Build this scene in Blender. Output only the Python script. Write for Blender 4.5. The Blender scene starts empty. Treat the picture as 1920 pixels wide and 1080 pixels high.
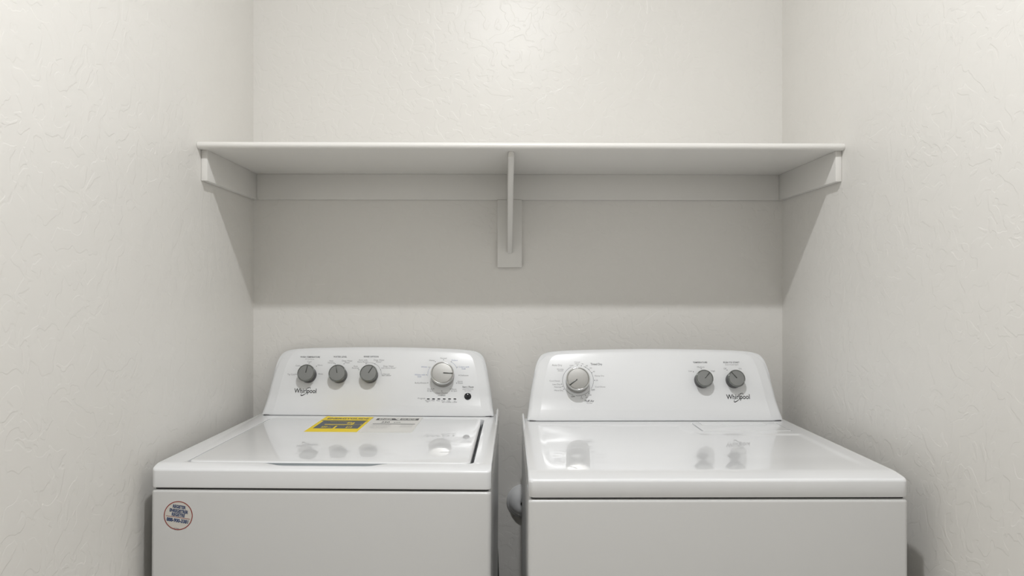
import bpy, bmesh, math
from mathutils import Matrix, Vector
from mathutils.geometry import delaunay_2d_cdt
R = math.radians
SC = bpy.context.scene
COL = SC.collection

# ------------------------------------------------------------ camera, light level
cam_data = bpy.data.cameras.new('camera')
cam_data.sensor_width = 36.0
cam_data.lens = 1383.0 / 1920.0 * 36.0
cam_data.shift_y = 8.0 / 1920.0
cam_data.clip_start = .02
cam = bpy.data.objects.new('camera', cam_data); COL.objects.link(cam)
cam.location = (0, 0, 1.285)
cam.rotation_euler = (R(90), 0, R(-.75))
SC.camera = cam

world = bpy.data.worlds.new('world'); SC.world = world; world.use_nodes = True
world.node_tree.nodes['Background'].inputs[0].default_value = (.85, .90, 1.0, 1)
world.node_tree.nodes['Background'].inputs[1].default_value = .0
SC.view_settings.view_transform = 'Standard'
SC.view_settings.look = 'None'
SC.view_settings.gamma = 1.0
SC.view_settings.use_curve_mapping = False
SC.view_settings.exposure = 0.0
LAMP_WATTS = 41.0        # the ceiling lamp over the machines

# ------------------------------------------------------------ materials
def mat(name, color, rough=.5, metal=0, spec=.5, coat=0, coat_rough=.05, noise=.0, noise_scale=40, bump=None):
    m = bpy.data.materials.new(name); m.use_nodes = True
    nt = m.node_tree; b = nt.nodes['Principled BSDF']
    b.inputs['Base Color'].default_value = (*color, 1)
    b.inputs['Roughness'].default_value = rough
    b.inputs['Metallic'].default_value = metal
    b.inputs['Specular IOR Level'].default_value = spec
    b.inputs['Coat Weight'].default_value = coat
    b.inputs['Coat Roughness'].default_value = coat_rough
    tc = nt.nodes.new('ShaderNodeTexCoord')
    if noise:
        n = nt.nodes.new('ShaderNodeTexNoise'); n.inputs['Scale'].default_value = noise_scale; n.inputs['Detail'].default_value = 4
        nt.links.new(tc.outputs['Object'], n.inputs['Vector'])
        r = nt.nodes.new('ShaderNodeMix'); r.data_type = 'RGBA'
        r.inputs['A'].default_value = (*[c*(1-noise) for c in color], 1)
        r.inputs['B'].default_value = (*[min(1, c*(1+noise)) for c in color], 1)
        nt.links.new(n.outputs['Fac'], r.inputs['Factor']); nt.links.new(r.outputs['Result'], b.inputs['Base Color'])
    if bump: bump(nt, tc, b)
    return m

def knockdown(strength, dist):
    """flattened drywall splatter: noise cut off into low plateaus with curling edges"""
    def f(nt, tc, b):
        warp = nt.nodes.new('ShaderNodeTexNoise'); warp.inputs['Scale'].default_value = 9; warp.inputs['Detail'].default_value = 2
        nt.links.new(tc.outputs['Object'], warp.inputs['Vector'])
        add = nt.nodes.new('ShaderNodeMix'); add.data_type = 'VECTOR'; add.inputs['Factor'].default_value = .09
        nt.links.new(tc.outputs['Object'], add.inputs['A']); nt.links.new(warp.outputs['Color'], add.inputs['B'])
        n = nt.nodes.new('ShaderNodeTexNoise'); n.inputs['Scale'].default_value = 31; n.inputs['Detail'].default_value = 1.6; n.inputs['Distortion'].default_value = .35
        nt.links.new(add.outputs['Result'], n.inputs['Vector'])
        ramp = nt.nodes.new('ShaderNodeValToRGB')
        e = ramp.color_ramp.elements; e[0].position = .485; e[0].color = (0, 0, 0, 1); e[1].position = .515; e[1].color = (.8, .8, .8, 1)
        e2 = ramp.color_ramp.elements.new(.66); e2.color = (1, 1, 1, 1)
        nt.links.new(n.outputs['Fac'], ramp.inputs['Fac'])
        fine = nt.nodes.new('ShaderNodeTexNoise'); fine.inputs['Scale'].default_value = 120; fine.inputs['Detail'].default_value = 3
        nt.links.new(tc.outputs['Object'], fine.inputs['Vector'])
        sm = nt.nodes.new('ShaderNodeMath'); sm.operation = 'MULTIPLY_ADD'; sm.inputs[1].default_value = .05
        nt.links.new(fine.outputs['Fac'], sm.inputs[0]); nt.links.new(ramp.outputs['Color'], sm.inputs[2])
        bp = nt.nodes.new('ShaderNodeBump'); bp.inputs['Strength'].default_value = strength; bp.inputs['Distance'].default_value = dist
        nt.links.new(sm.outputs['Value'], bp.inputs['Height']); nt.links.new(bp.outputs['Normal'], b.inputs['Normal'])
    return f
def fine_bump(scale, strength, dist):
    def f(nt, tc, b):
        n = nt.nodes.new('ShaderNodeTexNoise'); n.inputs['Scale'].default_value = scale; n.inputs['Detail'].default_value = 3
        nt.links.new(tc.outputs['Object'], n.inputs['Vector'])
        bp = nt.nodes.new('ShaderNodeBump'); bp.inputs['Strength'].default_value = strength; bp.inputs['Distance'].default_value = dist
        nt.links.new(n.outputs['Fac'], bp.inputs['Height']); nt.links.new(bp.outputs['Normal'], b.inputs['Normal'])
    return f

M_WALL = mat('wall_paint', (.815, .798, .763), .37, spec=.45, noise=.012, noise_scale=3, bump=knockdown(.32, .0012))
M_CEIL = mat('ceiling_paint', (.88, .875, .86), .8, bump=knockdown(.5, .001))
M_TRIM = mat('trim_paint', (.815, .802, .772), .33, spec=.4, noise=.01, noise_scale=6, bump=fine_bump(60, .08, .0006))
M_FLOOR = mat('floor_tile', (.70, .67, .62), .45, noise=.12, noise_scale=5)
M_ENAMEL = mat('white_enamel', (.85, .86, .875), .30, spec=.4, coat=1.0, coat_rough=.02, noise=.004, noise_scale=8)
M_ENAMEL_SHADED = mat('white_enamel_shaded', (.69, .69, .685), .28, spec=.45, noise=.006, noise_scale=8)  # same white enamel, shade of the dimmer fronts put into the colour
M_PLASTIC = mat('white_console_plastic', (.86, .87, .88), .42, spec=.35, coat=.45, coat_rough=.22, noise=.004, noise_scale=8)
M_DARKGAP = mat('dark_rubber', (.02, .02, .022), .7, noise=.1)
M_GAP_SHADE = mat('gap_shade_grey', (.06, .065, .07), .5, noise=.1)  # painted shade for the gap beside the lid
M_KNOB = mat('grey_satin_plastic', (.25, .255, .25), .38, metal=.15, spec=.5, noise=.03, noise_scale=90)
M_RING = mat('grey_polished_ring', (.20, .21, .20), .17, metal=.6, noise=.02)
M_SILVER = mat('brushed_silver', (.37, .365, .35), .36, metal=.75, noise=.03, noise_scale=120)
M_CHROME = mat('chrome', (.60, .60, .59), .18, metal=1, noise=.02)
M_BLACK = mat('black_plastic', (.012, .012, .013), .35, noise=.1)
M_GLOSSBLACK = mat('black_gloss_plastic', (.010, .011, .015), .10, spec=.6, noise=.1)
M_POINTER = mat('dark_grey_pointer', (.085, .09, .085), .25, metal=.3, noise=.05)
INK = {'d': mat('dark_print', (.09, .09, .10), .5, noise=.05), 'g': mat('grey_print', (.29, .29, .30), .5, noise=.05),
       'b': mat('blue_grey_print', (.27, .32, .48), .5, noise=.05), 'k': mat('black_print', (.012, .012, .012), .4, noise=.05)}
M_YELLOW = mat('yellow_paper', (.93, .70, .015), .5, spec=.25, noise=.01)
M_SLATE = mat('slate_print', (.075, .09, .115), .5, noise=.05)
M_PAPER = mat('white_paper', (.80, .79, .76), .5, noise=.01)
M_RED = mat('red_print', (.30, .035, .03), .45, noise=.05)
M_NAVY = mat('navy_print', (.022, .055, .16), .45, noise=.05)
M_CREAM = mat('cream_sticker_film', (.70, .67, .62), .4, noise=.02)
M_FITTING = mat('pale_glossy_plastic', (.78, .79, .80), .16, spec=.6, noise=.01)
M_SCOOP_SHADE = mat('scoop_shade_grey', (.40, .43, .45), .5, noise=.02)  # grey that paints the shade in the scoop and under the lid edge
M_METAL = mat('galvanised_steel', (.35, .35, .36), .4, metal=.8, noise=.1)

# ------------------------------------------------------------ object helpers
def tag(o, label=None, cat=None, group=None, kind=None):
    for k, v in (('label', label), ('category', cat), ('group', group), ('kind', kind)):
        if v: o[k] = v
    return o
def link(name, me, m, parent=None, smooth=True):
    o = bpy.data.objects.new(name, me); COL.objects.link(o)
    if m is not None and not me.materials:
        for x in (m if isinstance(m, (list, tuple)) else [m]): me.materials.append(x)
    if smooth:
        me.shade_smooth()
    if parent is not None: o.parent = parent
    return o
def from_bm(name, bm, m, parent=None, smooth=True, angle=None):
    me = bpy.data.meshes.new(name)
    bmesh.ops.recalc_face_normals(bm, faces=bm.faces[:])
    if angle is not None:
        for e in bm.edges:
            if len(e.link_faces) == 2 and e.calc_face_angle(0) > R(angle): e.smooth = False
    bm.to_mesh(me); bm.free()
    return link(name, me, m, parent, smooth)
def box_bm(x0, x1, y0, y1, z0, z1, bev=0, seg=3):
    bm = bmesh.new(); bmesh.ops.create_cube(bm, size=1)
    for v in bm.verts: v.co = ((x0+x1)/2+v.co.x*(x1-x0), (y0+y1)/2+v.co.y*(y1-y0), (z0+z1)/2+v.co.z*(z1-z0))
    if bev: bmesh.ops.bevel(bm, geom=bm.edges[:], offset=bev, segments=seg, affect='EDGES', profile=.5)
    return bm
def box(name, dims, m, parent=None, bev=0, seg=3):
    return from_bm(name, box_bm(*dims, bev, seg), m, parent, smooth=bool(bev), angle=35 if bev else None)
def offset_poly(pts, d):
    """inward offset of a counter-clockwise polygon"""
    out = []; n = len(pts)
    for i in range(n):
        a, p, b = Vector(pts[i-1]), Vector(pts[i]), Vector(pts[(i+1) % n])
        e1 = (p-a).normalized(); e2 = (b-p).normalized()
        n1 = Vector((-e1.y, e1.x)); n2 = Vector((-e2.y, e2.x))
        m = (n1+n2); m = m.normalized() if m.length > 1e-6 else n1
        k = 1/max(.4, m.dot(n1))
        out.append(tuple(p + m*d*k))
    return out
def round_rect(x0, x1, y0, y1, r, seg=8):
    pts = []
    for cx, cy, a0 in ((x1-r, y0+r, -90), (x1-r, y1-r, 0), (x0+r, y1-r, 90), (x0+r, y0+r, 180)):
        for i in range(seg+1):
            a = R(a0+90*i/seg); pts.append((cx+r*math.cos(a), cy+r*math.sin(a)))
    return pts
def prism_bm(pts, z0, z1, rt=0, rb=0, seg=6):
    """upright prism of a counter-clockwise outline with rolled top and bottom edges"""
    bm = bmesh.new(); rows = []
    if rb:
        for i in range(seg+1):
            a = math.pi/2*i/seg; rows.append((offset_poly(pts, rb*(1-math.sin(a))), z0+rb*(1-math.cos(a))))
    else: rows.append((pts, z0))
    if rt:
        for i in range(seg+1):
            a = math.pi/2*i/seg; rows.append((offset_poly(pts, rt*(1-math.cos(a))), z1-rt+rt*math.sin(a)))
    else: rows.append((pts, z1))
    vs = [[bm.verts.new((x, y, z)) for x, y in p] for p, z in rows]
    n = len(pts)
    for a, b in zip(vs, vs[1:]):
        for i in range(n): bm.faces.new((a[i], a[(i+1) % n], b[(i+1) % n], b[i]))
    bm.faces.new(vs[0][::-1]); bm.faces.new(vs[-1])
    return bm
def lathe_bm(profile, n=64):
    """profile (radius, height) turned about local z"""
    bm = bmesh.new(); rings = []
    for r, z in profile:
        rings.append([bm.verts.new((0, 0, z))] if r < 1e-6 else [bm.verts.new((r*math.cos(2*math.pi*i/n), r*math.sin(2*math.pi*i/n), z)) for i in range(n)])
    for a, b in zip(rings, rings[1:]):
        if len(a) == 1 and len(b) == 1: continue
        for i in range(n):
            j = (i+1) % n
            if len(a) == 1: bm.faces.new((a[0], b[i], b[j]))
            elif len(b) == 1: bm.faces.new((a[i], a[j], b[0]))
            else: bm.faces.new((a[i], a[j], b[j], b[i]))
    return bm
def tube_bm(pts, r, n=16):
    bm = bmesh.new(); rings = []
    for i, p in enumerate(pts):
        t = (Vector(pts[min(i+1, len(pts)-1)])-Vector(pts[max(i-1, 0)])).normalized()
        u = t.orthogonal().normalized() if i == 0 else (u - t*u.dot(t)).normalized()
        w = t.cross(u)
        rings.append([bm.verts.new(Vector(p)+r*(u*math.cos(2*math.pi*k/n)+w*math.sin(2*math.pi*k/n))) for k in range(n)])
    for a, b in zip(rings, rings[1:]):
        for k in range(n): bm.faces.new((a[k], a[(k+1) % n], b[(k+1) % n], b[k]))
    bm.faces.new(rings[0][::-1]); bm.faces.new(rings[-1])
    return bm

# flat lettering -------------------------------------------------------------
_cap = {}
def text_flat(s, weight=0.0):
    """triangles of a word at the origin: ([(x, y)], [faces], width, cap height)"""
    c = bpy.data.curves.new('lettering', 'FONT'); c.body = s; c.size = 1; c.offset = weight; c.resolution_u = 3
    o = bpy.data.objects.new('lettering', c); COL.objects.link(o)
    dg = bpy.context.evaluated_depsgraph_get()
    me = bpy.data.meshes.new_from_object(o.evaluated_get(dg), depsgraph=dg)
    vs = [(v.co.x, v.co.y) for v in me.vertices]; fs = [tuple(p.vertices) for p in me.polygons]
    bpy.data.objects.remove(o); bpy.data.curves.remove(c); bpy.data.meshes.remove(me)
    return vs, fs
def cap_height():
    if 'h' not in _cap:
        vs, _ = text_flat('H'); _cap['h'] = max(v[1] for v in vs)
    return _cap['h']
class Print:
    """collects flat printed shapes; build() lays them on a surface as one mesh"""
    def __init__(s): s.v = []; s.f = []; s.m = []; s.mats = []
    def slot(s, m):
        if m not in s.mats: s.mats.append(m)
        return s.mats.index(m)
    def shape(s, vs, fs, m, layer=0):
        b = len(s.v); s.v += [(x, y, layer) for x, y in vs]; s.f += [tuple(i+b for i in f) for f in fs]; s.m += [s.slot(m)]*len(fs)
    def text(s, t, cx, cy, w, h, m, weight=.0, angle=0, layer=0, shear=0):
        vs, fs = text_flat(t, weight)
        if not vs: return
        x0 = min(v[0] for v in vs); x1 = max(v[0] for v in vs); ch = cap_height()
        sx = w/(x1-x0); sy = h/ch; ca, sa = math.cos(R(angle)), math.sin(R(angle)); out = []
        for x, y in vs:
            a = (x-(x0+x1)/2)*sx; b = (y-ch/2)*sy; a += shear*b
            out.append((cx+a*ca-b*sa, cy+a*sa+b*ca))
        s.shape(out, fs, m, layer)
    def quad(s, pts, m, layer=0): s.shape(pts, [tuple(range(len(pts)))], m, layer)
    def disc(s, cx, cy, r, m, layer=0, n=14, ry=None):
        s.quad([(cx+r*math.cos(2*math.pi*i/n), cy+(ry or r)*math.sin(2*math.pi*i/n)) for i in range(n)], m, layer)
    def stroke(s, pts, w, m, layer=0):
        L, Q = [], []; n = len(pts)
        for i, p in enumerate(pts):
            t = (Vector(pts[min(i+1, n-1)])-Vector(pts[max(i-1, 0)])).normalized(); q = Vector((-t.y, t.x))
            ww = (w[i] if isinstance(w, list) else w)/2
            L.append(tuple(Vector(p)+q*ww)); Q.append(tuple(Vector(p)-q*ww))
        s.shape(L+Q, [(i, n+i, n+i+1, i+1) for i in range(n-1)], m, layer)
    def build(s, name, parent, place):
        me = bpy.data.meshes.new(name)
        me.from_pydata([place(x, y, l) for x, y, l in s.v], [], s.f)
        me.polygons.foreach_set('material_index', s.m)
        for m in s.mats: me.materials.append(m)
        o = link(name, me, None, parent, smooth=False); return o

# ------------------------------------------------------------ measured layout (metres, in each machine's own axes)
OUTLINE = [(.336,0),(.3325,.026),(.329,.05),(.325,.076),(.318,.112),(.311,.144),(.304,.163),(.294,.1755),(.280,.1815),(.262,.1845),(.235,.187),(.2,.189),(.1,.192),(0,.193)]
def half_outline(extra, steps=2):
    p = [(x + extra, z) if x > 0 else (x, z) for x, z in OUTLINE]
    for _ in range(steps):
        q = [p[0]]
        for a, b in zip(p, p[1:]):
            q += [(a[0]*.75+b[0]*.25, a[1]*.75+b[1]*.25), (a[0]*.25+b[0]*.75, a[1]*.25+b[1]*.75)]
        q.append(p[-1]); p = q
    return p
def half_width(z, extra):
    p = [(x + extra, zz) for x, zz in OUTLINE[:9]]
    if z <= 0: return p[0][0]
    for a, b in zip(p, p[1:]):
        if z <= b[1]:
            t = (z-a[1])/(b[1]-a[1]); return a[0]+(b[0]-a[0])*t
    return p[-1][0]
def sstep(a, b, v):
    t = min(1, max(0, (v-a)/(b-a))); return t*t*(3-2*t)
def face_y(x, z, extra):
    """set-back of the sloping console face at local x, height z above its foot"""
    k = z - .029
    y = .15*z if k < 0 else .15*.029 + (.20*k + 1.0*k*k)
    y += .14*x*x*sstep(0, .06, z)
    e = abs(x) - (half_width(z, extra) - .034)
    if e > 0: y += .22*e*min(1, e/.004)
    return y

WASHER_TEXT = [('WASH TEMPERATURE', -0.2103, 0.1636, 0.0593, 0.0043, 'd'), ('All Cold Rinses', -0.2107, 0.1576, 0.0276, 0.0028, 'g'), ('Cool', -0.2109, 0.1504, 0.0118, 0.0039, 'g'),
 ('Cold', -0.2444, 0.1386, 0.0122, 0.0039, 'g'), ('Warm', -0.1777, 0.1407, 0.0149, 0.0039, 'g'), ('Tap Cold', -0.2609, 0.1137, 0.0228, 0.0043, 'g'),
 ('Hot', -0.1709, 0.1161, 0.0102, 0.0039, 'g'), ('WATER LEVEL', -0.1202, 0.1651, 0.0405, 0.0043, 'd'), ('Auto', -0.1453, 0.1537, 0.0126, 0.0039, 'g'),
 ('Sensing', -0.1451, 0.1482, 0.0205, 0.0039, 'g'), ('Deep Water', -0.0977, 0.1541, 0.0311, 0.0039, 'g'), ('Wash', -0.0979, 0.1488, 0.0149, 0.0039, 'g'),
 ('RINSE OPTION', -0.0281, 0.1662, 0.0434, 0.0043, 'd'), ('Auto with', -0.0512, 0.1566, 0.0256, 0.0039, 'g'), ('Extra Rinse*', -0.0511, 0.1513, 0.0311, 0.0039, 'g'),
 ('Auto', -0.0716, 0.1392, 0.0126, 0.0039, 'g'), ('Sensing', -0.0719, 0.134, 0.0204, 0.0039, 'g'), ('Deep Water', -0.0037, 0.1569, 0.0311, 0.0039, 'g'),
 ('Rinse*', -0.0034, 0.1518, 0.0165, 0.0039, 'g'), ('Deep Water', 0.026, 0.1397, 0.031, 0.0039, 'g'), ('with Extra Rinse*', 0.0262, 0.1346, 0.0443, 0.0039, 'g'),
 ('*Use with', 0.0213, 0.1173, 0.0187, 0.0031, 'd'), ('fabric softener', 0.0215, 0.1136, 0.0281, 0.0031, 'd'), ('Normal', 0.1857, 0.1629, 0.0186, 0.0039, 'g'),
 ('Heavy', 0.1521, 0.1566, 0.0158, 0.0039, 'g'), ('Colors', 0.2186, 0.1569, 0.0182, 0.0039, 'b'), ('Whites', 0.1304, 0.138, 0.0181, 0.0039, 'b'),
 ('Colors with', 0.2466, 0.1382, 0.0311, 0.0039, 'b'), ('Soak', 0.2464, 0.1331, 0.0118, 0.0039, 'b'), ('Whites with', 0.1186, 0.1159, 0.0305, 0.0039, 'b'),
 ('Soak', 0.1181, 0.1108, 0.0117, 0.0039, 'b'), ('Delicates', 0.249, 0.1142, 0.0235, 0.0039, 'g'), ('Bulky/Sheets', 0.1227, 0.093, 0.0343, 0.0039, 'g'),
 ('Quick', 0.2372, 0.0972, 0.0148, 0.0039, 'g'), ('Wash', 0.2374, 0.0921, 0.0148, 0.0039, 'g'), ('Drain', 0.1502, 0.076, 0.0144, 0.0039, 'g'),
 ('& Spin', 0.151, 0.0708, 0.0167, 0.0039, 'g'), ('Rinse', 0.2202, 0.0756, 0.014, 0.0039, 'g'), ('& Spin', 0.2206, 0.0706, 0.0167, 0.0039, 'g'),
 ('Clean Washer', 0.185, 0.0646, 0.0361, 0.0039, 'g'), ('with', 0.1773, 0.0579, 0.0085, 0.0027, 'g'), ('affresh', 0.1887, 0.0579, 0.0136, 0.0039, 'd'),
 ('Progress', 0.1269, 0.0497, 0.0213, 0.0039, 'g'), ('Sensing', 0.1447, 0.0436, 0.0143, 0.0027, 'd'), ('Fill', 0.1442, 0.0399, 0.0054, 0.0027, 'd'),
 ('Wash', 0.1601, 0.0436, 0.0101, 0.0027, 'd'), ('Rinse', 0.1753, 0.0434, 0.0097, 0.0027, 'd'), ('Final', 0.19, 0.0432, 0.0089, 0.0027, 'd'),
 ('Spin', 0.1901, 0.0395, 0.0081, 0.0027, 'd'), ('Cycle', 0.205, 0.043, 0.0097, 0.0027, 'd'), ('Complete', 0.2048, 0.0394, 0.0166, 0.0027, 'd'),
 ('Lid', 0.2228, 0.0429, 0.005, 0.0027, 'd'), ('Locked', 0.2227, 0.0392, 0.0128, 0.0027, 'd'), ('Start / Pause', 0.2604, 0.0819, 0.0328, 0.0043, 'd'),
 ('Hold 3 Seconds', 0.2606, 0.0742, 0.0312, 0.0027, 'g'), ('to Cancel', 0.2603, 0.0705, 0.0187, 0.0027, 'g')]
DRYER_TEXT = [('Auto Dry', -0.2691, 0.1488, 0.0283, 0.0049, 'g'), ('Wrinkle', -0.2604, 0.1378, 0.0188, 0.0034, 'g'), ('Shield', -0.2599, 0.1337, 0.0143, 0.0034, 'g'),
 ('Timed', -0.2125, 0.1572, 0.0158, 0.003, 'g'), ('Heat', -0.2126, 0.1529, 0.0113, 0.003, 'g'), ('OFF', -0.228, 0.1476, 0.0105, 0.0034, 'g'),
 ('70', -0.1973, 0.1522, 0.0056, 0.0034, 'g'), ('60', -0.1853, 0.1476, 0.0056, 0.0034, 'g'), ('50', -0.1744, 0.1413, 0.0056, 0.0034, 'g'),
 ('40', -0.1663, 0.1319, 0.0056, 0.0034, 'g'), ('Timed Dry', -0.1583, 0.152, 0.0327, 0.0056, 'd'), ('Damp Dry', -0.1511, 0.1206, 0.0262, 0.0037, 'g'),
 ('20', -0.1589, 0.1084, 0.0056, 0.0034, 'g'), ('Cool Down', -0.1502, 0.0911, 0.0279, 0.0037, 'g'), ('OFF', -0.1705, 0.0826, 0.0104, 0.0037, 'd'),
 ('30', -0.1785, 0.0688, 0.0056, 0.0033, 'g'), ('20', -0.1894, 0.0625, 0.0056, 0.0033, 'g'), ('10', -0.2024, 0.0594, 0.0056, 0.0033, 'g'),
 ('OFF', -0.2263, 0.0646, 0.0104, 0.0041, 'd'), ('Cool Down', -0.2763, 0.1061, 0.0292, 0.0037, 'g'), ('Less Dry', -0.2717, 0.0969, 0.022, 0.0037, 'g'),
 ('Normal', -0.2683, 0.0898, 0.0187, 0.0037, 'g'), ('More Dry', -0.2655, 0.0807, 0.0242, 0.0037, 'g'), ('Fluff Air', -0.1814, 0.0531, 0.0255, 0.0052, 'd'),
 ('No Heat', -0.1814, 0.0473, 0.0155, 0.0026, 'g'), ('TEMPERATURE', 0.1351, 0.1565, 0.0407, 0.0041, 'd'), ('Medium', 0.1356, 0.1442, 0.0207, 0.0038, 'g'),
 ('Low', 0.1048, 0.1334, 0.0101, 0.0037, 'g'), ('High', 0.1691, 0.1335, 0.0116, 0.0038, 'g'), ('PUSH TO START', 0.2249, 0.156, 0.0465, 0.0042, 'd'),
 ('End of Cycle Signal', 0.2254, 0.1502, 0.037, 0.003, 'g'), ('Off', 0.2044, 0.1394, 0.0075, 0.0038, 'g'), ('On', 0.248, 0.1391, 0.0083, 0.0038, 'g')]
WASHER_DOTS = [(-0.2112, 0.146), (-0.2349, 0.1368), (-0.1879, 0.1378), (-0.2465, 0.1144), (-0.1785, 0.1162), (-0.1328, 0.1451), (-0.1066, 0.1454), (-0.0415, 0.1459), (-0.0153, 0.1461),
 (-0.0606, 0.129), (0.0028, 0.1294), (0.186, 0.1582), (0.1621, 0.1528), (0.2088, 0.1527), (0.1444, 0.1373), (0.2269, 0.1374), (0.1377, 0.1157), (0.2335, 0.1146), (0.1431, 0.0931),
 (0.2269, 0.0923), (0.1608, 0.0764), (0.2092, 0.0757), (0.1848, 0.0702)]
DRYER_DOTS = [(-0.2123, 0.1484), (-0.2007, 0.1474), (-0.1893, 0.1436), (-0.1802, 0.1377), (-0.172, 0.1288), (-0.1651, 0.1084), (-0.2577, 0.0976), (-0.2555, 0.0913), (-0.2514, 0.084),
 (-0.1823, 0.0736), (-0.1921, 0.0679), (-0.2034, 0.0637), (0.1131, 0.1314), (0.1362, 0.1399), (0.2097, 0.1356)]
WASHER_KNOBS = [(-0.2079, 0.1134, 0.0257), (-0.1167, 0.1137, 0.0256), (-0.0262, 0.1144, 0.0256), (0.1857, 0.1134, 0.0336)]
DRYER_KNOBS = [(0.1354, 0.109, 0.0244), (0.2246, 0.1084, 0.0245), (-0.2126, 0.1055, 0.0329)]
PROGRESS_LIGHTS = [(0.1462, 0.049), (0.1614, 0.049), (0.1768, 0.049), (0.1923, 0.049), (0.2077, 0.049), (0.2231, 0.0489)]
START_BUTTON = (0.2602, 0.0558)
WASHER_LINES = [('g', [(-0.0426, 0.1468), (-0.0319, 0.149), (-0.024, 0.1488), (-0.014, 0.1461), (-0.0045, 0.1395), (0.0014, 0.1317), (0.0045, 0.1251), (0.0061, 0.1169), (0.0123, 0.1167)]),
 ('b', [(0.2092, 0.1521), (0.2163, 0.1474), (0.2224, 0.1408), (0.2264, 0.1329)]), ('b', [(0.1496, 0.1383), (0.1446, 0.1322), (0.1418, 0.1238), (0.1416, 0.1122)]),
 ('g', [(0.2455, 0.078), (0.2754, 0.0779)]), ('g', [(-0.2465, 0.1142), (-0.2415, 0.1139)])]
DRYER_LINES = [('d',
  [(-0.1939, 0.1455), (-0.191, 0.1443), (-0.1883, 0.1429), (-0.1857, 0.1413), (-0.1833, 0.1395), (-0.181, 0.1376), (-0.1789, 0.1355), (-0.1769, 0.1332), (-0.1751, 0.1309),
   (-0.1735, 0.1284), (-0.1722, 0.1258), (-0.171, 0.1231), (-0.17, 0.1203), (-0.1693, 0.1174), (-0.1688, 0.1145), (-0.1685, 0.1116), (-0.1684, 0.1086), (-0.1686, 0.1056),
   (-0.169, 0.1027), (-0.1696, 0.0998), (-0.1704, 0.0969), (-0.1715, 0.094), (-0.1727, 0.0913), (-0.1742, 0.0886), (-0.1758, 0.086)]),
 ('d',
  [(-0.181, 0.0798), (-0.1823, 0.0786), (-0.1835, 0.0775), (-0.1849, 0.0764), (-0.1862, 0.0754), (-0.1876, 0.0744), (-0.1891, 0.0735), (-0.1906, 0.0726), (-0.1921, 0.0718),
   (-0.1936, 0.071), (-0.1952, 0.0703), (-0.1968, 0.0697), (-0.1984, 0.0691), (-0.2, 0.0686), (-0.2017, 0.0681), (-0.2034, 0.0677), (-0.2051, 0.0674), (-0.2068, 0.0671),
   (-0.2085, 0.0669), (-0.2102, 0.0667), (-0.2119, 0.0667), (-0.2136, 0.0666), (-0.2153, 0.0667), (-0.217, 0.0668), (-0.2187, 0.067)]),
 ('d',
  [(-0.226, 0.0685), (-0.2299, 0.0699), (-0.2336, 0.0717), (-0.2372, 0.0738), (-0.2405, 0.0763), (-0.2435, 0.079), (-0.2462, 0.0821), (-0.2486, 0.0853), (-0.2506, 0.0888),
   (-0.2522, 0.0925), (-0.2534, 0.0963), (-0.2543, 0.1003), (-0.2547, 0.1043), (-0.2546, 0.1083), (-0.2542, 0.1123), (-0.2533, 0.1163), (-0.2521, 0.1202), (-0.2504, 0.124),
   (-0.2483, 0.1276), (-0.2459, 0.1311), (-0.2431, 0.1342), (-0.24, 0.1372), (-0.2367, 0.1398), (-0.2331, 0.1421), (-0.2292, 0.1441)])]
WASHER_LOGO = (-0.2139, 0.0683, 0.0657)
DRYER_LOGO = (0.2336, 0.0636, 0.0666)
WASHER_AT = ((-0.3783, 1.5211, 0), -1.05, 0.33)
DRYER_AT = ((0.4184, 1.4206, 0), -0.45, 0.0)

FITTING_AT = (0.0644, 2.2495, 0.6488)
HOSE = [(-0.0256, 2.225, 0.5419), (-0.0227, 2.225, 0.4911), (-0.0212, 2.225, 0.4403), (-0.02, 2.225, 0.3895), (-0.019, 2.225, 0.3387), (-0.018, 2.225, 0.2879), (-0.0172, 2.225, 0.2371), (-0.0163, 2.225, 0.1863), (-0.0156, 2.225, 0.1355), (-0.0151, 2.225, 0.0847), (-0.0151, 2.225, 0.0339), (-0.0151, 2.225, 0.02), (-0.0151, 2.225, 0.02), (-0.0151, 2.225, 0.02), (-0.0151, 2.225, 0.02), (-0.0151, 2.225, 0.02), (-0.0151, 2.225, 0.02), (-0.0151, 2.225, 0.02), (-0.0151, 2.225, 0.02), (-0.0151, 2.225, 0.02)]

# ------------------------------------------------------------ the room
XL, XR, YB, YF, ZC = -.756, .858, 2.25, -1.2, 2.74
def wall(name, dims, m):
    o = box(name, dims, m); o['kind'] = 'structure'; return o
wall('floor', (XL-.1, XR+.1, YF-.1, YB+.1, -.1, 0), M_FLOOR)
wall('ceiling', (XL-.1, XR+.1, YF-.1, YB+.1, ZC, ZC+.1), M_CEIL)
wall('wall_back', (XL-.1, XR+.1, YB, YB+.1, 0, ZC), M_WALL)
wall('wall_left', (XL-.1, XL, YF-.1, YB, 0, ZC), M_WALL)
wall('wall_right', (XR, XR+.1, YF-.1, YB, 0, ZC), M_WALL)
wall('wall_front', (XL, XR, YF-.1, YF, 0, ZC), M_WALL)

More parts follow.
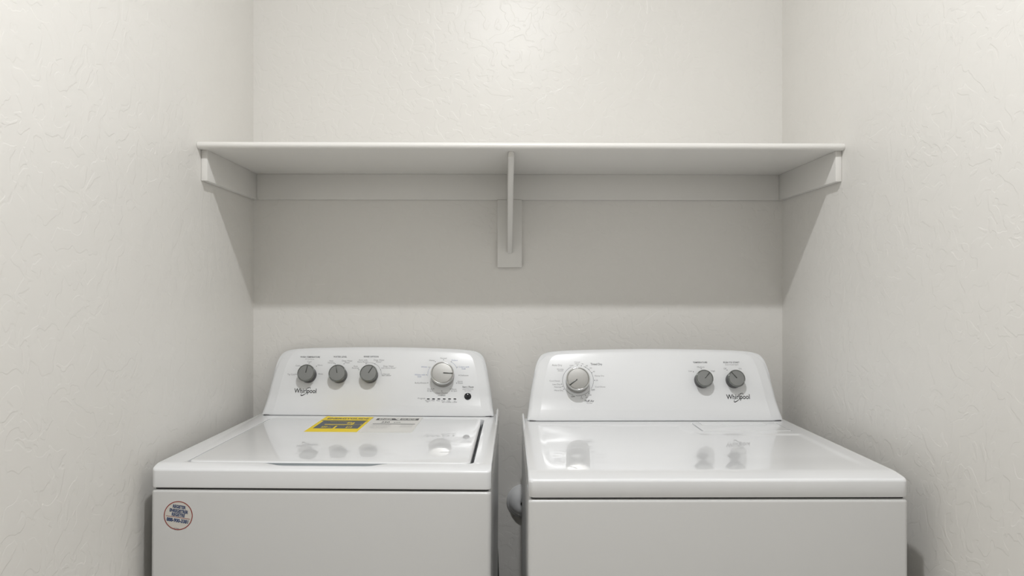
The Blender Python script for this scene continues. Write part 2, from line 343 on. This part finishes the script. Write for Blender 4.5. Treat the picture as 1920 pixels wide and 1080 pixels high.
def ceiling_lamp(x, y, radius, watts, label):
    root = bpy.data.objects.new('ceiling_lamp', None); COL.objects.link(root); root.location = (x, y, ZC)
    tag(root, label, 'lamp')
    from_bm('lamp_base', lathe_bm([(0, -.0005), (radius+.022, -.0005), (radius+.024, -.006), (radius+.016, -.018), (radius+.003, -.022), (0, -.022)]), M_TRIM, root, angle=40)
    glow = bpy.data.materials.new('lit_glass'); glow.use_nodes = True; nt = glow.node_tree; nt.nodes.clear()
    e = nt.nodes.new('ShaderNodeEmission'); out = nt.nodes.new('ShaderNodeOutputMaterial'); nt.links.new(e.outputs[0], out.inputs[0])
    e.inputs[0].default_value = (.985, .992, 1.0, 1); e.inputs[1].default_value = watts/(math.pi*2*math.pi*radius**2)
    from_bm('glass_dome', lathe_bm([(radius*math.cos(R(a)), -.022-.40*radius*math.sin(R(a))) for a in range(0, 90, 6)]+[(0, -.022-.40*radius)], 48), glow, root)
    return root
ceiling_lamp(.05, .735, .036, LAMP_WATTS, 'small lit glass dome lamp on the ceiling in front of the shelf')

# ------------------------------------------------------------ the shelf
ZS = 1.285 + .357                       # underside
shelf = bpy.data.objects.new('wall_shelf', None); COL.objects.link(shelf); shelf.location = (.051, YB, ZS)
tag(shelf, 'long off-white painted shelf between the side walls above both machines', 'shelf')
def sbox(name, x0, x1, y0, y1, z0, z1, bev=.0012):      # world numbers, kept relative to the shelf
    return box(name, (x0-.051, x1-.051, y0-YB, y1-YB, z0-ZS, z1-ZS), M_TRIM, shelf, bev, 2)
# board with a rounded nose, a profile in y/z run along x
prof = []
yf, th = 1.833, .0165
for i in range(13):
    a = R(-90 - 180*i/12); prof.append((yf+th/2+th/2*math.cos(a), ZS+th/2+th/2*math.sin(a)))
prof += [(YB-.0005, ZS+th), (YB-.0005, ZS)]
bm = bmesh.new()
nx = 24; rows = [[bm.verts.new((XL+.0005+(XR-XL-.001)*k/nx-.051, y-YB, z-ZS)) for y, z in prof] for k in range(nx+1)]
for a, b in zip(rows, rows[1:]):
    for i in range(len(prof)): bm.faces.new((a[i], a[(i+1) % len(prof)], b[(i+1) % len(prof)], b[i]))
bm.faces.new(rows[0]); bm.faces.new(rows[-1][::-1])
from_bm('shelf_board', bm, M_TRIM, shelf, angle=40)
CH = .077
sbox('back_cleat', XL+.0159, XR-.0159, YB-.0165, YB-.0005, ZS-CH, ZS)
sbox('side_cleat', XL+.0005, XL+.0160, 1.860, YB-.0005, ZS-CH, ZS)
sbox('side_cleat', XR-.0160, XR-.0005, 1.853, YB-.0005, ZS-CH, ZS)
bx = .0225
sbox('mounting_block', bx-.0375, bx+.0365, YB-.0185, YB-.0005, 1.285+.0755, ZS-CH-.0002)
# centre bracket: a thin upright web with a slightly hollow front edge
pts = [(1.868, ZS-.0003), (1.868, ZS-.014)]
for i in range(1, 25):
    t = i/24; y = 1.868+(2.222-1.868)*t; z = (ZS-.014)+((1.285+.121)-(ZS-.014))*t
    s = math.sin(math.pi*t)*.022; pts.append((y+s*.55, z+s*.80))
pts += [(2.2265, 1.285+.117), (2.2312, 1.285+.121), (2.2312, ZS-CH+.001), (2.2312, ZS-.0003)]
bm = bmesh.new(); hw = .0076
A = [bm.verts.new((bx-hw-.051, y-YB, z-ZS)) for y, z in pts]; B = [bm.verts.new((bx+hw-.051, y-YB, z-ZS)) for y, z in pts]
n = len(pts)
for i in range(n): bm.faces.new((A[i], A[(i+1) % n], B[(i+1) % n], B[i]))
bm.faces.new(A[::-1]); bm.faces.new(B)
bmesh.ops.recalc_face_normals(bm, faces=bm.faces[:])
bmesh.ops.bevel(bm, geom=[e for e in bm.edges if abs(e.verts[0].co.x-e.verts[1].co.x) < 1e-6], offset=.002, segments=2, affect='EDGES')
from_bm('bracket', bm, M_TRIM, shelf, angle=50)

# ------------------------------------------------------------ machine parts
def foot_clean(ring, op, d):
    """keeps an inward offset from folding over itself at the two sharp foot corners"""
    cor = max(range(len(ring)), key=lambda i: ring[i][0]-ring[i][1]*3); cx = op[cor][0]
    out = []
    for (x0, z0), (x, z) in zip(ring, op):
        if z0 < 1e-6: out.append((max(-cx, min(cx, x)), d))
        elif z < d+1e-4: out.append((math.copysign(cx, x), d))
        else: out.append((x, z))
    return out
def console(root, cy, top, extra):
    """sloping control console: rolled rim, bowed face, end returns and a lower fascia"""
    half = half_outline(extra)
    pts = [(-x, z) for x, z in half]                      # left foot ... top middle
    ring = half + [(x, z) for x, z in pts[::-1]][1:]      # right foot up over to left foot
    # fill the long runs with extra points
    dense = []
    for i, p in enumerate(ring):
        q = ring[(i+1) % len(ring)]; d = math.dist(p, q); k = max(1, int(d/.006))
        dense += [(p[0]+(q[0]-p[0])*j/k, p[1]+(q[1]-p[1])*j/k) for j in range(k)]
    ring = dense
    rr = .010
    offs = [0, .0006, .0015, .0027, .0042, .006, .008, .010]
    bm = bmesh.new(); rows = []
    base = offset_poly(ring, .0)
    back = [bm.verts.new((x, .055 if z < .12 else .055+.30*(z-.12), z)) for x, z in base]
    rows.append(back)
    for d in offs:
        row = []
        op = foot_clean(ring, offset_poly(ring, d), d)
        for (x, z), (x0, z0) in zip(op, ring):
            amt = min(1, .12+z0/.03)
            roll = (rr-math.sqrt(max(0, rr*rr-(rr-d)**2)))*amt
            row.append(bm.verts.new((x, face_y(x, z, extra)+roll, z)))
        rows.append(row)
    n = len(ring)
    for a, b in zip(rows, rows[1:]):
        for i in range(n): bm.faces.new((a[i], a[(i+1) % n], b[(i+1) % n], b[i]))
    # the face inside the rolled rim: an even grid tied to the rim by a triangulation
    inner = foot_clean(ring, offset_poly(ring, offs[-1]), offs[-1]); tight = foot_clean(ring, offset_poly(ring, offs[-1]+.0022), offs[-1]+.0022)
    def inside(x, z):
        c = False
        for i in range(n):
            (ax, az), (bx_, bz) = tight[i-1], tight[i]
            if (az > z) != (bz > z) and x < (bx_-ax)*(z-az)/(bz-az)+ax: c = not c
        return c
    pts2 = [Vector(p) for p in inner]; hwid = .336+extra
    zs = [.0125, .016, .020, .0235, .0265, .0280, .0290, .0300, .0315, .034, .038] + [.042+.004*i for i in range(37)]
    for z in zs:
        w = half_width(z, extra)-.034
        cols = sorted({round(-hwid+.006*i, 4) for i in range(int(hwid/.003)+1)})
        cols = [c for c in cols if abs(abs(c)-w) > .004] + [q*(w+d) for q in (-1, 1) for d in (-.0015, 0, .0015, .003)]
        pts2 += [Vector((x, z)) for x in sorted(cols) if inside(x, z)]
    edges = [(i, (i+1) % n) for i in range(n)]
    vo, eo, fo, ov, oe, of = delaunay_2d_cdt(pts2, edges, [], 1, 1e-7)
    nv = []
    for co, src in zip(vo, ov):
        k = [q for q in src if q < n]
        nv.append(rows[-1][k[0]] if k else bm.verts.new((co.x, face_y(co.x, co.y, extra), co.y)))
    for f in fo:
        try: bm.faces.new([nv[i] for i in f])
        except ValueError: pass
    bm.faces.new(back)
    bmesh.ops.remove_doubles(bm, verts=bm.verts[:], dist=.00002)
    o = from_bm('control_console', bm, M_PLASTIC, root, angle=50)
    o.location = (0, cy, top+.0012)
    box('console_gasket', (-.330-extra, .330+extra, cy+.0035, cy+.030, top-.0002, top+.0018), M_DARKGAP, root)
    return o
def face_frame(x, z, extra):
    """matrix at a point on the console face, z axis out of the face, y axis up the face"""
    g = 1e-4
    nx = (face_y(x+g, z, extra)-face_y(x-g, z, extra))/(2*g); nz = (face_y(x, z+g, extra)-face_y(x, z-g, extra))/(2*g)
    w = Vector((nx, -1, nz)).normalized(); u = Vector((1, 0, 0)); u = (u-w*u.dot(w)).normalized(); v = w.cross(u)
    m = Matrix((u, v, w)).transposed().to_4x4(); m.translation = Vector((x, face_y(x, z, extra), z)); return m
def control_knob(root, cy, top, extra, x, z, r, h, angle, silver, label):
    k = from_bm('knob', lathe_bm([(0, -.001), (r*.90, -.001), (r*.92, .001), (r*.93, h*.55), (r*.94, h*.84), (0, h*.84)]) if not silver else
                lathe_bm([(0, -.001), (r*.90, -.001), (r*.92, .002), (r*.92, h*.72), (0, h*.72)]), M_BLACK, root, angle=40)
    k.matrix_local = Matrix.Translation((0, cy, top)) @ face_frame(x, z, extra)
    k['label'] = label
    capm, ringm = (M_SILVER, M_CHROME) if silver else (M_KNOB, M_RING)
    if silver:
        from_bm('skirt', lathe_bm([(r*.90, .0), (r*1.0, .0), (r*1.01, .003), (r*1.0, h*.30), (r*.985, h*.36), (r*.90, h*.38)]), M_SILVER, k, angle=50)
    lo = h*.62 if silver else h*.82
    from_bm('trim_ring', lathe_bm([(r*.90, lo), (r*.975, lo), (r*1.0, lo+h*.04), (r*1.0, h*.88), (r*.985, h*.93), (r*.955, h*.985), (r*.915, h*1.0), (r*.885, h*.985), (r*.875, h*.95)]), ringm, k, angle=60)
    from_bm('cap', lathe_bm([(r*.88, h*.93), (r*.86, h*.965), (r*.6, h*.975), (0, h*.98)]), capm, k, angle=60)
    b = box_bm(-.0012, .0012, .0, r*.93, h*.95, h*1.02, .0005, 2)
    if silver: b.free(); b = box_bm(-.0014, .0014, .003, r*.93, h*.95, h*1.02, .0006, 2)
    p = from_bm('pointer', b, M_POINTER, k, angle=40); p.rotation_euler = (0, 0, R(-angle))
    return k
def printing(root_console, extra, texts, dots, lines, logo):
    P = Print()
    for s, x, z, w, h, c in texts:
        heading = c == 'd' and h > .0040
        P.text(s, x, z, w, h, INK[c], weight=.012 if heading else 0)
    for x, z in dots: P.disc(x, z, .0013, INK['g'])
    for c, pts in lines: P.stroke(pts, .0007, INK[c])
    place = lambda x, z, l: (x, face_y(x, z, extra)-.00035, z)
    P.build('lettering', root_console, place)
    L = Print(); lx, lz, lw = logo
    L.text('Whirlpool', lx, lz, lw, lw*.186, INK['k'], weight=.012)
    pts, ws = [], []; u = lw/338
    for i in range(49):
        a = R(-158 + 316*i/48); ex, ey = 88*math.cos(a), 24*math.sin(a); t = R(40)
        pts.append((lx+(6+ex*math.cos(t)-ey*math.sin(t))*u, lz+(-11+ex*math.sin(t)+ey*math.cos(t))*u)); ws.append((3.0+6.0*max(0, math.cos(a-R(40)))**2*abs(math.sin(a)) + 2)*u)
    # two open sweeps of the ring
    L.stroke(pts[19:34], ws[19:34], INK['k'])
    pts2, ws2 = [], []
    for i in range(33):
        a = R(120 + 175*i/32); ex, ey = 88*math.cos(a), 24*math.sin(a); t = R(40)
        pts2.append((lx+(6+ex*math.cos(t)-ey*math.sin(t))*u, lz+(-11+ex*math.sin(t)+ey*math.cos(t))*u)); ws2.append((3+9*math.sin(math.pi*i/32)**2)*u)
    L.stroke(pts2, ws2, INK['k'])
    L.build('brand_logo', root_console, place)
def edge_fin(root, x0, x1, t, h, yb):
    """rounded rim along the side of the top that sweeps up beside the console"""
    inner = 1 if x0 < 0 else -1                       # towards the middle of the machine
    xo, xi = (x0, x1) if x0 < 0 else (x1, x0)
    w = abs(xi-xo); bm = bmesh.new(); rows = []
    secs = [(.36+(yb-.006-.36)*i/24, t-.004+(h+.004)*(i/24)**2.1) for i in range(25)] + [(yb-.003, t+h-.0005), (yb-.001, t+h-.003), (yb, t+h-.007)]
    for y, z in secs:
        p = [(0, t-.03), (0, z-.0035), (.0006, z-.0016), (.0020, z-.0003), (.0034, z), (.0048, z-.0004), (.0060, z-.0018), (w, z-.0042), (w+.0022, min(z-.008, t+.001) if z > t+.009 else z-.008), (w+.0022, t-.03)]
        rows.append([bm.verts.new((xo+inner*x, y, zz)) for x, zz in p])
    n = len(rows[0])
    for a, b in zip(rows, rows[1:]):
        for i in range(n): bm.faces.new((a[i], a[(i+1) % n], b[(i+1) % n], b[i]))
    bm.faces.new(rows[0]); bm.faces.new(rows[-1][::-1])
    return from_bm('side_rim', bm, M_ENAMEL, root, angle=60)
def cabinet(root, hw, depth, z1):
    o = from_bm('cabinet', prism_bm(round_rect(-hw, hw, 0, depth, .009), .022, z1, rt=.007), M_ENAMEL_SHADED, root, angle=50)
    from_bm('seam_gasket', prism_bm(round_rect(-hw+.006, hw-.006, .006, depth-.006, .006), z1-.006, z1+.010), M_DARKGAP, root, angle=50)
    box('back_panel', (-hw+.02, hw-.02, depth-.0005, depth+.004, .06, z1-.05), M_METAL, root, .001)
    for sx in (-1, 1):
        for y in (.05, depth-.05):
            f = from_bm('foot', lathe_bm([(0, 0), (.022, 0), (.024, .004), (.022, .016), (.010, .018), (.010, .030), (0, .030)], 24), M_BLACK, root, angle=40)
            f.location = (sx*(hw-.05), y, 0)
    return o
def machine(name, at, label, cat):
    root = bpy.data.objects.new(name, None); COL.objects.link(root)
    loc, rz, ry = at
    root.location = loc; root.rotation_mode = 'XYZ'; root.rotation_euler = (0, R(ry), R(rz))
    tag(root, label, cat); return root

# ------------------------------------------------------------ washing machine
WT, WD, WHW, WCY = .927, .66, .3505, .615
washer = machine('washing_machine', WASHER_AT, 'white top-loading washing machine on the left with yellow and white energy labels on its lid', 'washing machine')
SEAM = .0465
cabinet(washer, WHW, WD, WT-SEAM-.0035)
# top housing with an opening for the lid
body = prism_bm(round_rect(-WHW, WHW, 0, WD, .011, 10), WT-SEAM, WT, rt=.0042, rb=.003, seg=6)
me = bpy.data.meshes.new('top_housing'); bmesh.ops.recalc_face_normals(body, faces=body.faces[:]); body.to_mesh(me); body.free()
tp = link('top_housing', me, M_ENAMEL, None)
LX0, LX1, LY0, LY1 = -.291, .3045, .0345, .570
open_pts = []
gl, gr, gf, gb = .0032, .0072, .0036, .0030
rect = round_rect(LX0-gl, LX1+gr, LY0-gf, LY1+gb, .018, 12)
# widen the front of the opening into the finger scoop
scoop = []
for i in range(41):
    x = -.14+.285*i/40
    d = sstep(-.14, -.080, x)*(1-sstep(.085, .145, x)); scoop.append((x, LY0-gf-.0145*d))
# rect starts at the front right corner and ends at the front left corner
open_pts = rect + scoop
cut = prism_bm(open_pts, WT-.019, WT+.02); bmesh.ops.recalc_face_normals(cut, faces=cut.faces[:])
cme = bpy.data.meshes.new('cut'); cut.to_mesh(cme); cut.free(); co = bpy.data.objects.new('cut', cme); COL.objects.link(co)
mod = tp.modifiers.new('opening', 'BOOLEAN'); mod.object = co; mod.operation = 'DIFFERENCE'; mod.solver = 'EXACT'
dg = bpy.context.evaluated_depsgraph_get(); dg.update()
nm = bpy.data.meshes.new_from_object(tp.evaluated_get(dg), depsgraph=dg)
tp.modifiers.clear(); tp.data = nm; bpy.data.objects.remove(co)
bm = bmesh.new(); bm.from_mesh(nm)
for yc in [.0045+.0024*i for i in range(12)]:            # loops for the lip that falls away towards the front
    bmesh.ops.bisect_plane(bm, geom=bm.verts[:]+bm.edges[:]+bm.faces[:], dist=1e-6, plane_co=(0, yc, 0), plane_no=(0, 1, 0))
lip = [e for e in bm.edges if len(e.link_faces) == 2 and all(abs(v.co.z-WT) < 1e-5 for v in e.verts) and e.calc_face_angle(0) > R(60)]
bmesh.ops.bevel(bm, geom=lip, offset=.0009, segments=3, affect='EDGES', profile=.5)
for v in bm.verts:
    if v.co.y < .0325 and v.co.z > WT-.030:
        v.co.z -= .0085*((.0325-max(v.co.y, .0))/.0325)**1.6*min(1, (v.co.z-(WT-.030))/.018)
for e in bm.edges:
    e.smooth = not (len(e.link_faces) == 2 and e.calc_face_angle(0) > R(50))
bm.to_mesh(nm); bm.free(); 
for p in nm.polygons: p.use_smooth = True
tp.parent = washer
box('lid_gap_shade', (LX1+.0005, LX1+gr-.0006, LY0+.012, LY1-.006, WT-.019, WT-.0125), M_GAP_SHADE, washer, .001)  # added dark strip, paints the shade down in the right-hand lid gap
fr = from_bm('scoop_shade', prism_bm([(-.150, LY0-.0012)]+[(x, y+.0006) for x, y in scoop]+[(.155, LY0-.0012)], WT-.019, WT-.0055), M_SCOOP_SHADE, washer, angle=50)  # grey insert that paints the shade inside the scoop
lid = from_bm('lid', prism_bm(round_rect(LX0, LX1, LY0, LY1, .018, 12), WT-.0165, WT+.0012, rt=.0045, rb=.001, seg=6), M_ENAMEL, washer, angle=50)
shade_edge = []
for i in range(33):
    x = -.128+.258*i/32; shade_edge.append((x, WT-.0018-.0062*sstep(-.128, -.085, x)*(1-sstep(.075, .130, x))))
bm = bmesh.new(); hp = [(-.128, WT-.0016), *shade_edge[1:-1], (.130, WT-.0016)]
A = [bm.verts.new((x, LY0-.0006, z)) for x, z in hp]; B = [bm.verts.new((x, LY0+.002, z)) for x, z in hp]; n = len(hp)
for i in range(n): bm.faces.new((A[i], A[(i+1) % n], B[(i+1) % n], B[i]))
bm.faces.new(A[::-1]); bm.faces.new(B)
hg = from_bm('lid_edge_shade', bm, M_SCOOP_SHADE, lid, angle=50); hg['label'] = 'light grey strip painting the shade under the front edge of the lid'  # added grey strip, the lid's shadow at the scoop put into colour
edge_fin(washer, WHW-.0072, WHW, WT, .0185, WD)
wc = console(washer, WCY, WT, 0)
printing(wc, 0, WASHER_TEXT, WASHER_DOTS, WASHER_LINES, WASHER_LOGO)
for (x, z, r), ang, hh, sv, lb in zip(WASHER_KNOBS, (9, -12, 30, 91), (.030, .030, .030, .040), (False, False, False, True),
        ('small grey knob, its pointer near upright, under WASH TEMPERATURE', 'small grey knob under WATER LEVEL, pointer leaning left', 'small grey knob under RINSE OPTION, pointer leaning right', 'large silver cycle dial with its pointer to the right')):
    control_knob(washer, WCY, WT, 0, x, z, r, hh, ang, sv, lb)
sb = from_bm('start_button', lathe_bm([(0, -.001), (.0102, -.001), (.0102, .0015), (.0095, .0030), (.0060, .0042), (0, .0046)], 40), M_GLOSSBLACK, washer, angle=60)
sb.matrix_local = Matrix.Translation((0, WCY, WT)) @ face_frame(*START_BUTTON, 0); sb['label'] = 'round black glossy start button'
for x, z in PROGRESS_LIGHTS:
    b = from_bm('progress_light', prism_bm(round_rect(-.0042, .0042, -.0016, .0016, .0015, 5), -.0003, .0007, rt=.0003), M_GLOSSBLACK, washer, angle=50)
    b.matrix_local = Matrix.Translation((0, WCY, WT)) @ face_frame(x, z, 0)
# paper labels on the lid
ZL = WT+.0012
def label_sheet(name, x0, x1, y0, y1, m, label, tab=False):
    pts = [(x0, y0), (x1, y0), (x1, y1), (x0+.013, y1)] + ([(x0+.004, y1+.013), (x0-.001, y1+.002)] if tab else [(x0, y1)])
    o = from_bm(name, prism_bm(pts, ZL+.00003, ZL+.0003), m, washer, smooth=False); o['label'] = label; return o
yl = label_sheet('energy_label', -.1408, -.0055, .3675, .592, M_YELLOW, 'yellow energy guide label', True)
P = Print(); X = lambda u: -.1408+.1353*u; Y = lambda v: .3675+.2245*v
rectp = lambda u0, u1, v0, v1, m, l=0: P.quad([(X(u0), Y(v0)), (X(u1), Y(v0)), (X(u1), Y(v1)), (X(u0), Y(v1))], m, l)
P.text('ENERGYGUIDE', X(.515), Y(.865), .1353*.86, .2245*.085, INK['k'], weight=.03)
rectp(.03, .965, .690, .735, INK['k'])
rectp(.075, .945, .20, .685, M_SLATE)
P.text('Estimated Yearly Energy Cost', X(.45), Y(.635), .1353*.42, .2245*.028, M_YELLOW, .01, layer=1)
P.text('$24', X(.68), Y(.57), .1353*.15, .2245*.075, M_YELLOW, .03, layer=1)
rectp(.20, .74, .435, .470, M_YELLOW, 1); rectp(.74, .92, .448, .456, M_YELLOW, 1)
P.quad([(X(.74), Y(.425)), (X(.775), Y(.51)), (X(.705), Y(.51))], M_YELLOW, 2)
P.text('$', X(.92), Y(.47), .003, .2245*.05, M_YELLOW, .02, layer=1)
for v in (.395, .375): P.text('cost range of similar models', X(.5), Y(v), .1353*.6, .0022, M_YELLOW, 0, layer=1)
P.text('250', X(.26), Y(.29), .1353*.12, .2245*.07, M_YELLOW, .03, layer=1); P.text('kWh', X(.365), Y(.275), .1353*.06, .2245*.035, M_YELLOW, .01, layer=1)
P.text('$12', X(.745), Y(.29), .1353*.12, .2245*.07, M_YELLOW, .03, layer=1)
rectp(.455, .495, .20, .36, M_YELLOW, 1)
P.build('lettering', yl, lambda x, y, l: (x, y, ZL+.00045+.00012*l))
wl = label_sheet('energy_label', -.0005, .1355, .3640, .592, M_PAPER, 'white energy label with a black banner')
P = Print(); X = lambda u: -.0005+.136*u; Y = lambda v: .3640+.228*v
rectp(.075, .945, .775, .905, INK['k'])
P.text('ENER', X(.27), Y(.84), .136*.27, .228*.075, M_PAPER, .03, layer=1); P.text('GUIDE', X(.74), Y(.84), .136*.30, .228*.075, M_PAPER, .03, layer=1)
P.quad([(X(.43), Y(.93)), (X(.47), Y(.885)), (X(.52), Y(.885)), (X(.57), Y(.93)), (X(.56), Y(.86)), (X(.58), Y(.79)), (X(.53), Y(.79)), (X(.47), Y(.85))], M_PAPER, 2)
P.text('250', X(.32), Y(.64), .136*.17, .228*.085, INK['k'], .02); P.text('kWh', X(.56), Y(.635), .136*.13, .228*.055, INK['d'], .01)
rectp(.10, .94, .505, .535, INK['d'])
for i in range(6): P.text(('Energy consumption of this model', 'Uses least energy', 'Consommation energetique', 'du modele', 'Similar models compared', 'Modeles similaires')[i], X(.28+.02*(i % 2)), Y(.475-.045*i), .136*(.40-.05*(i % 3)), .0040, INK['g'], 0)
for i in range(4): P.text('Standard capacity', X(.80), Y(.475-.05*i), .136*.24, .0040, INK['g'], 0)
P.build('lettering', wl, lambda x, y, l: (x, y, ZL+.00045+.00012*l))
# round registration sticker on the front
cx, cz, rs = -.2931, .824, .0300
st = from_bm('sticker', lathe_bm([(0, 0), (rs, 0), (rs, .0002), (0, .00025)], 64), M_CREAM, washer, angle=50)
st['label'] = 'round cream sticker with a red rim and navy lettering'
st.matrix_local = Matrix.Translation((cx, -.00002, cz)) @ Matrix.Rotation(R(90), 4, 'X')
P = Print(); k = .0010973
ring = [((rs-.0012)*math.cos(2*math.pi*i/72), (rs-.0012)*math.sin(2*math.pi*i/72)) for i in range(73)]
P.stroke(ring, .0017, M_RED)
for s, dx, dy, w, h, wt_ in (('REGISTER', 2.1, 16.2, 24.6, 5.6, .045), ('ENREGISTRER', 1.2, 8.4, 35, 5.6, .045), ('REGISTRE', .1, 1.3, 24.6, 5.6, .045), ('888-900-3381', -1.5, -9.2, 40.8, 6.2, .045), ('W11220206', -3.4, -24, 9.5, 1.6, 0)):
    P.text(s, dx*k, dy*k, w*k, h*k, M_NAVY, wt_, angle=-8)
P.stroke([(-23*k, -.2*k), (22.2*k, -6.6*k)], .0009, M_RED)
lt = P.build('lettering', st, lambda x, y, l: (x, y, .0005))

# ------------------------------------------------------------ dryer
DT, DD, DHW, DCY, EX = .929, .66, .3685, .609, .018
dryer = machine('clothes_dryer', DRYER_AT, 'white clothes dryer on the right with a lint screen door in its flat top', 'clothes dryer')
DSEAM = .041
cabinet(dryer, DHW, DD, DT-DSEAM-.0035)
EMB = [(-.323, .060), (.325, .060), (.325, .424), (.085, .428), (.060, .452), (.049, .551), (-.323, .551)]
def poly_sd(x, y, P_):
    d = 1e9; inside = False; n = len(P_)
    for i in range(n):
        (ax, ay), (bx_, by) = P_[i], P_[(i+1) % n]
        ex, ey = bx_-ax, by-ay; t = max(0, min(1, ((x-ax)*ex+(y-ay)*ey)/(ex*ex+ey*ey)))
        d = min(d, math.hypot(x-ax-ex*t, y-ay-ey*t))
        if (ay > y) != (by > y) and x < (bx_-ax)*(y-ay)/(by-ay)+ax: inside = not inside
    return -d if inside else d
LD = (.094, .320, .467, .585)          # lint door x0, x1, y0, y1
def top_h(x, y):
    z = DT - (.0062*((.055-max(y, 0))/.055)**1.6 if y < .055 else 0)
    z -= .0022*sstep(.006, -.008, poly_sd(x, y, EMB))*1.0*sstep(.05, .19, y) if poly_sd(x, y, EMB) < .006 else 0
    return z
def spaced(a, b, step, extra):
    s = {round(a+(b-a)*i/int((b-a)/step), 5) for i in range(int((b-a)/step)+1)} | {round(e, 5) for e in extra}
    out = []
    for v in sorted(s):
        if out and v-out[-1] < .0004 and v not in extra: continue
        out.append(v)
    return out
er = .0055
rollx = [.0002, .0006, .0012, .002, .003, .0042, .0055, .008, .012]
xs = spaced(-DHW, DHW, .005, [-DHW+e for e in rollx]+[DHW-e for e in rollx]+[LD[0]-.0045, LD[0]-.0035, LD[1]+.002, LD[1]+.0028])
ys = spaced(0, DD, .005, rollx+[DD-e for e in rollx]+[LD[2]-.0028, LD[2]-.002])
bm = bmesh.new(); grid = []; cr = .011
for y in ys:
    row = []
    for x in xs:
        px_, py_ = x, y
        qx = abs(x)-(DHW-cr); qy = abs(y-DD/2)-(DD/2-cr)
        if qx > 0 and qy > 0:
            L_ = math.hypot(qx, qy)
            if L_ > cr:
                px_ = math.copysign(DHW-cr+qx/L_*cr, x); py_ = DD/2+math.copysign(DD/2-cr+qy/L_*cr, y-DD/2)
                d = 0
            else: d = cr-L_
        else: d = -max(qx, qy)+cr
        z = top_h(px_, py_)
        if LD[0]-.004 < x < LD[1]+.0024 and LD[2]-.0024 < y < LD[3]: z -= .006
        if d < er: z -= er-math.sqrt(max(0, er*er-(er-d)**2))
        row.append(bm.verts.new((px_, py_, z)))
    grid.append(row)
for a, b in zip(grid, grid[1:]):
    for i in range(len(xs)-1): bm.faces.new((a[i], a[i+1], b[i+1], b[i]))
border = grid[0] + [r_[-1] for r_ in grid[1:]] + grid[-1][-2::-1] + [r_[0] for r_ in grid[-2:0:-1]]
low = [bm.verts.new((v.co.x, v.co.y, DT-DSEAM+.002)) for v in border]
low2 = [bm.verts.new((v.co.x*.9955, DD/2+(v.co.y-DD/2)*.995, DT-DSEAM)) for v in border]
n = len(border)
for i in range(n):
    j = (i+1) % n
    bm.faces.new((border[i], low[i], low[j], border[j])); bm.faces.new((low[i], low2[i], low2[j], low[j]))
bm.faces.new(low2)
bmesh.ops.remove_doubles(bm, verts=bm.verts[:], dist=.00005)
from_bm('top_panel', bm, M_ENAMEL, dryer, angle=50)
ld = from_bm('lint_screen_door', prism_bm(round_rect(LD[0], LD[1], LD[2], LD[3]+.004, .003, 4), DT-.0055, DT+.0006, rt=.0012), M_ENAMEL, dryer, angle=50)
hd = from_bm('finger_pull', prism_bm([(.112, .545), (.285, .545), (.276, .590), (.112, .590)], DT+.0003, DT+.0024, rt=.0012), M_ENAMEL, ld, angle=50)
edge_fin(dryer, -DHW, -DHW+.0072, DT, .0145, DD)
dc = console(dryer, DCY, DT, EX)
printing(dc, EX, DRYER_TEXT, DRYER_DOTS, DRYER_LINES, DRYER_LOGO)
for (x, z, r), ang, hh, sv, lb in zip(DRYER_KNOBS, (43, -39, -127), (.030, .030, .040), (False, False, True),
        ('small grey knob under TEMPERATURE', 'small grey knob under PUSH TO START', 'large silver cycle dial with its pointer down to the left')):
    control_knob(dryer, DCY, DT, EX, x, z, r, hh, ang, sv, lb)

# ------------------------------------------------------------ between the machines
root = from_bm('wall_fitting', lathe_bm([(0, 0), (.0510, 0), (.0515, .003), (.0490, .006), (.0455, .008), (.0440, .012), (.0405, .021), (.0330, .030), (.0220, .0365), (.0115, .0385), (.0095, .0370), (.0090, .026), (0, .026)]), M_FITTING, None, angle=50)
root.location = FITTING_AT; root.rotation_euler = (R(90), 0, 0)
tag(root, 'round pale domed fitting on the back wall, half hidden behind the dryer', 'wall fitting')
from_bm('opening', lathe_bm([(0, .0262), (.0088, .0262), (.0088, .0268), (0, .0268)], 32), M_BLACK, root, angle=50)
hose = from_bm('drain_hose', tube_bm(HOSE, .011), M_BLACK, None)
tag(hose, 'black hose hanging behind the washing machine near its right rear corner', 'hose')
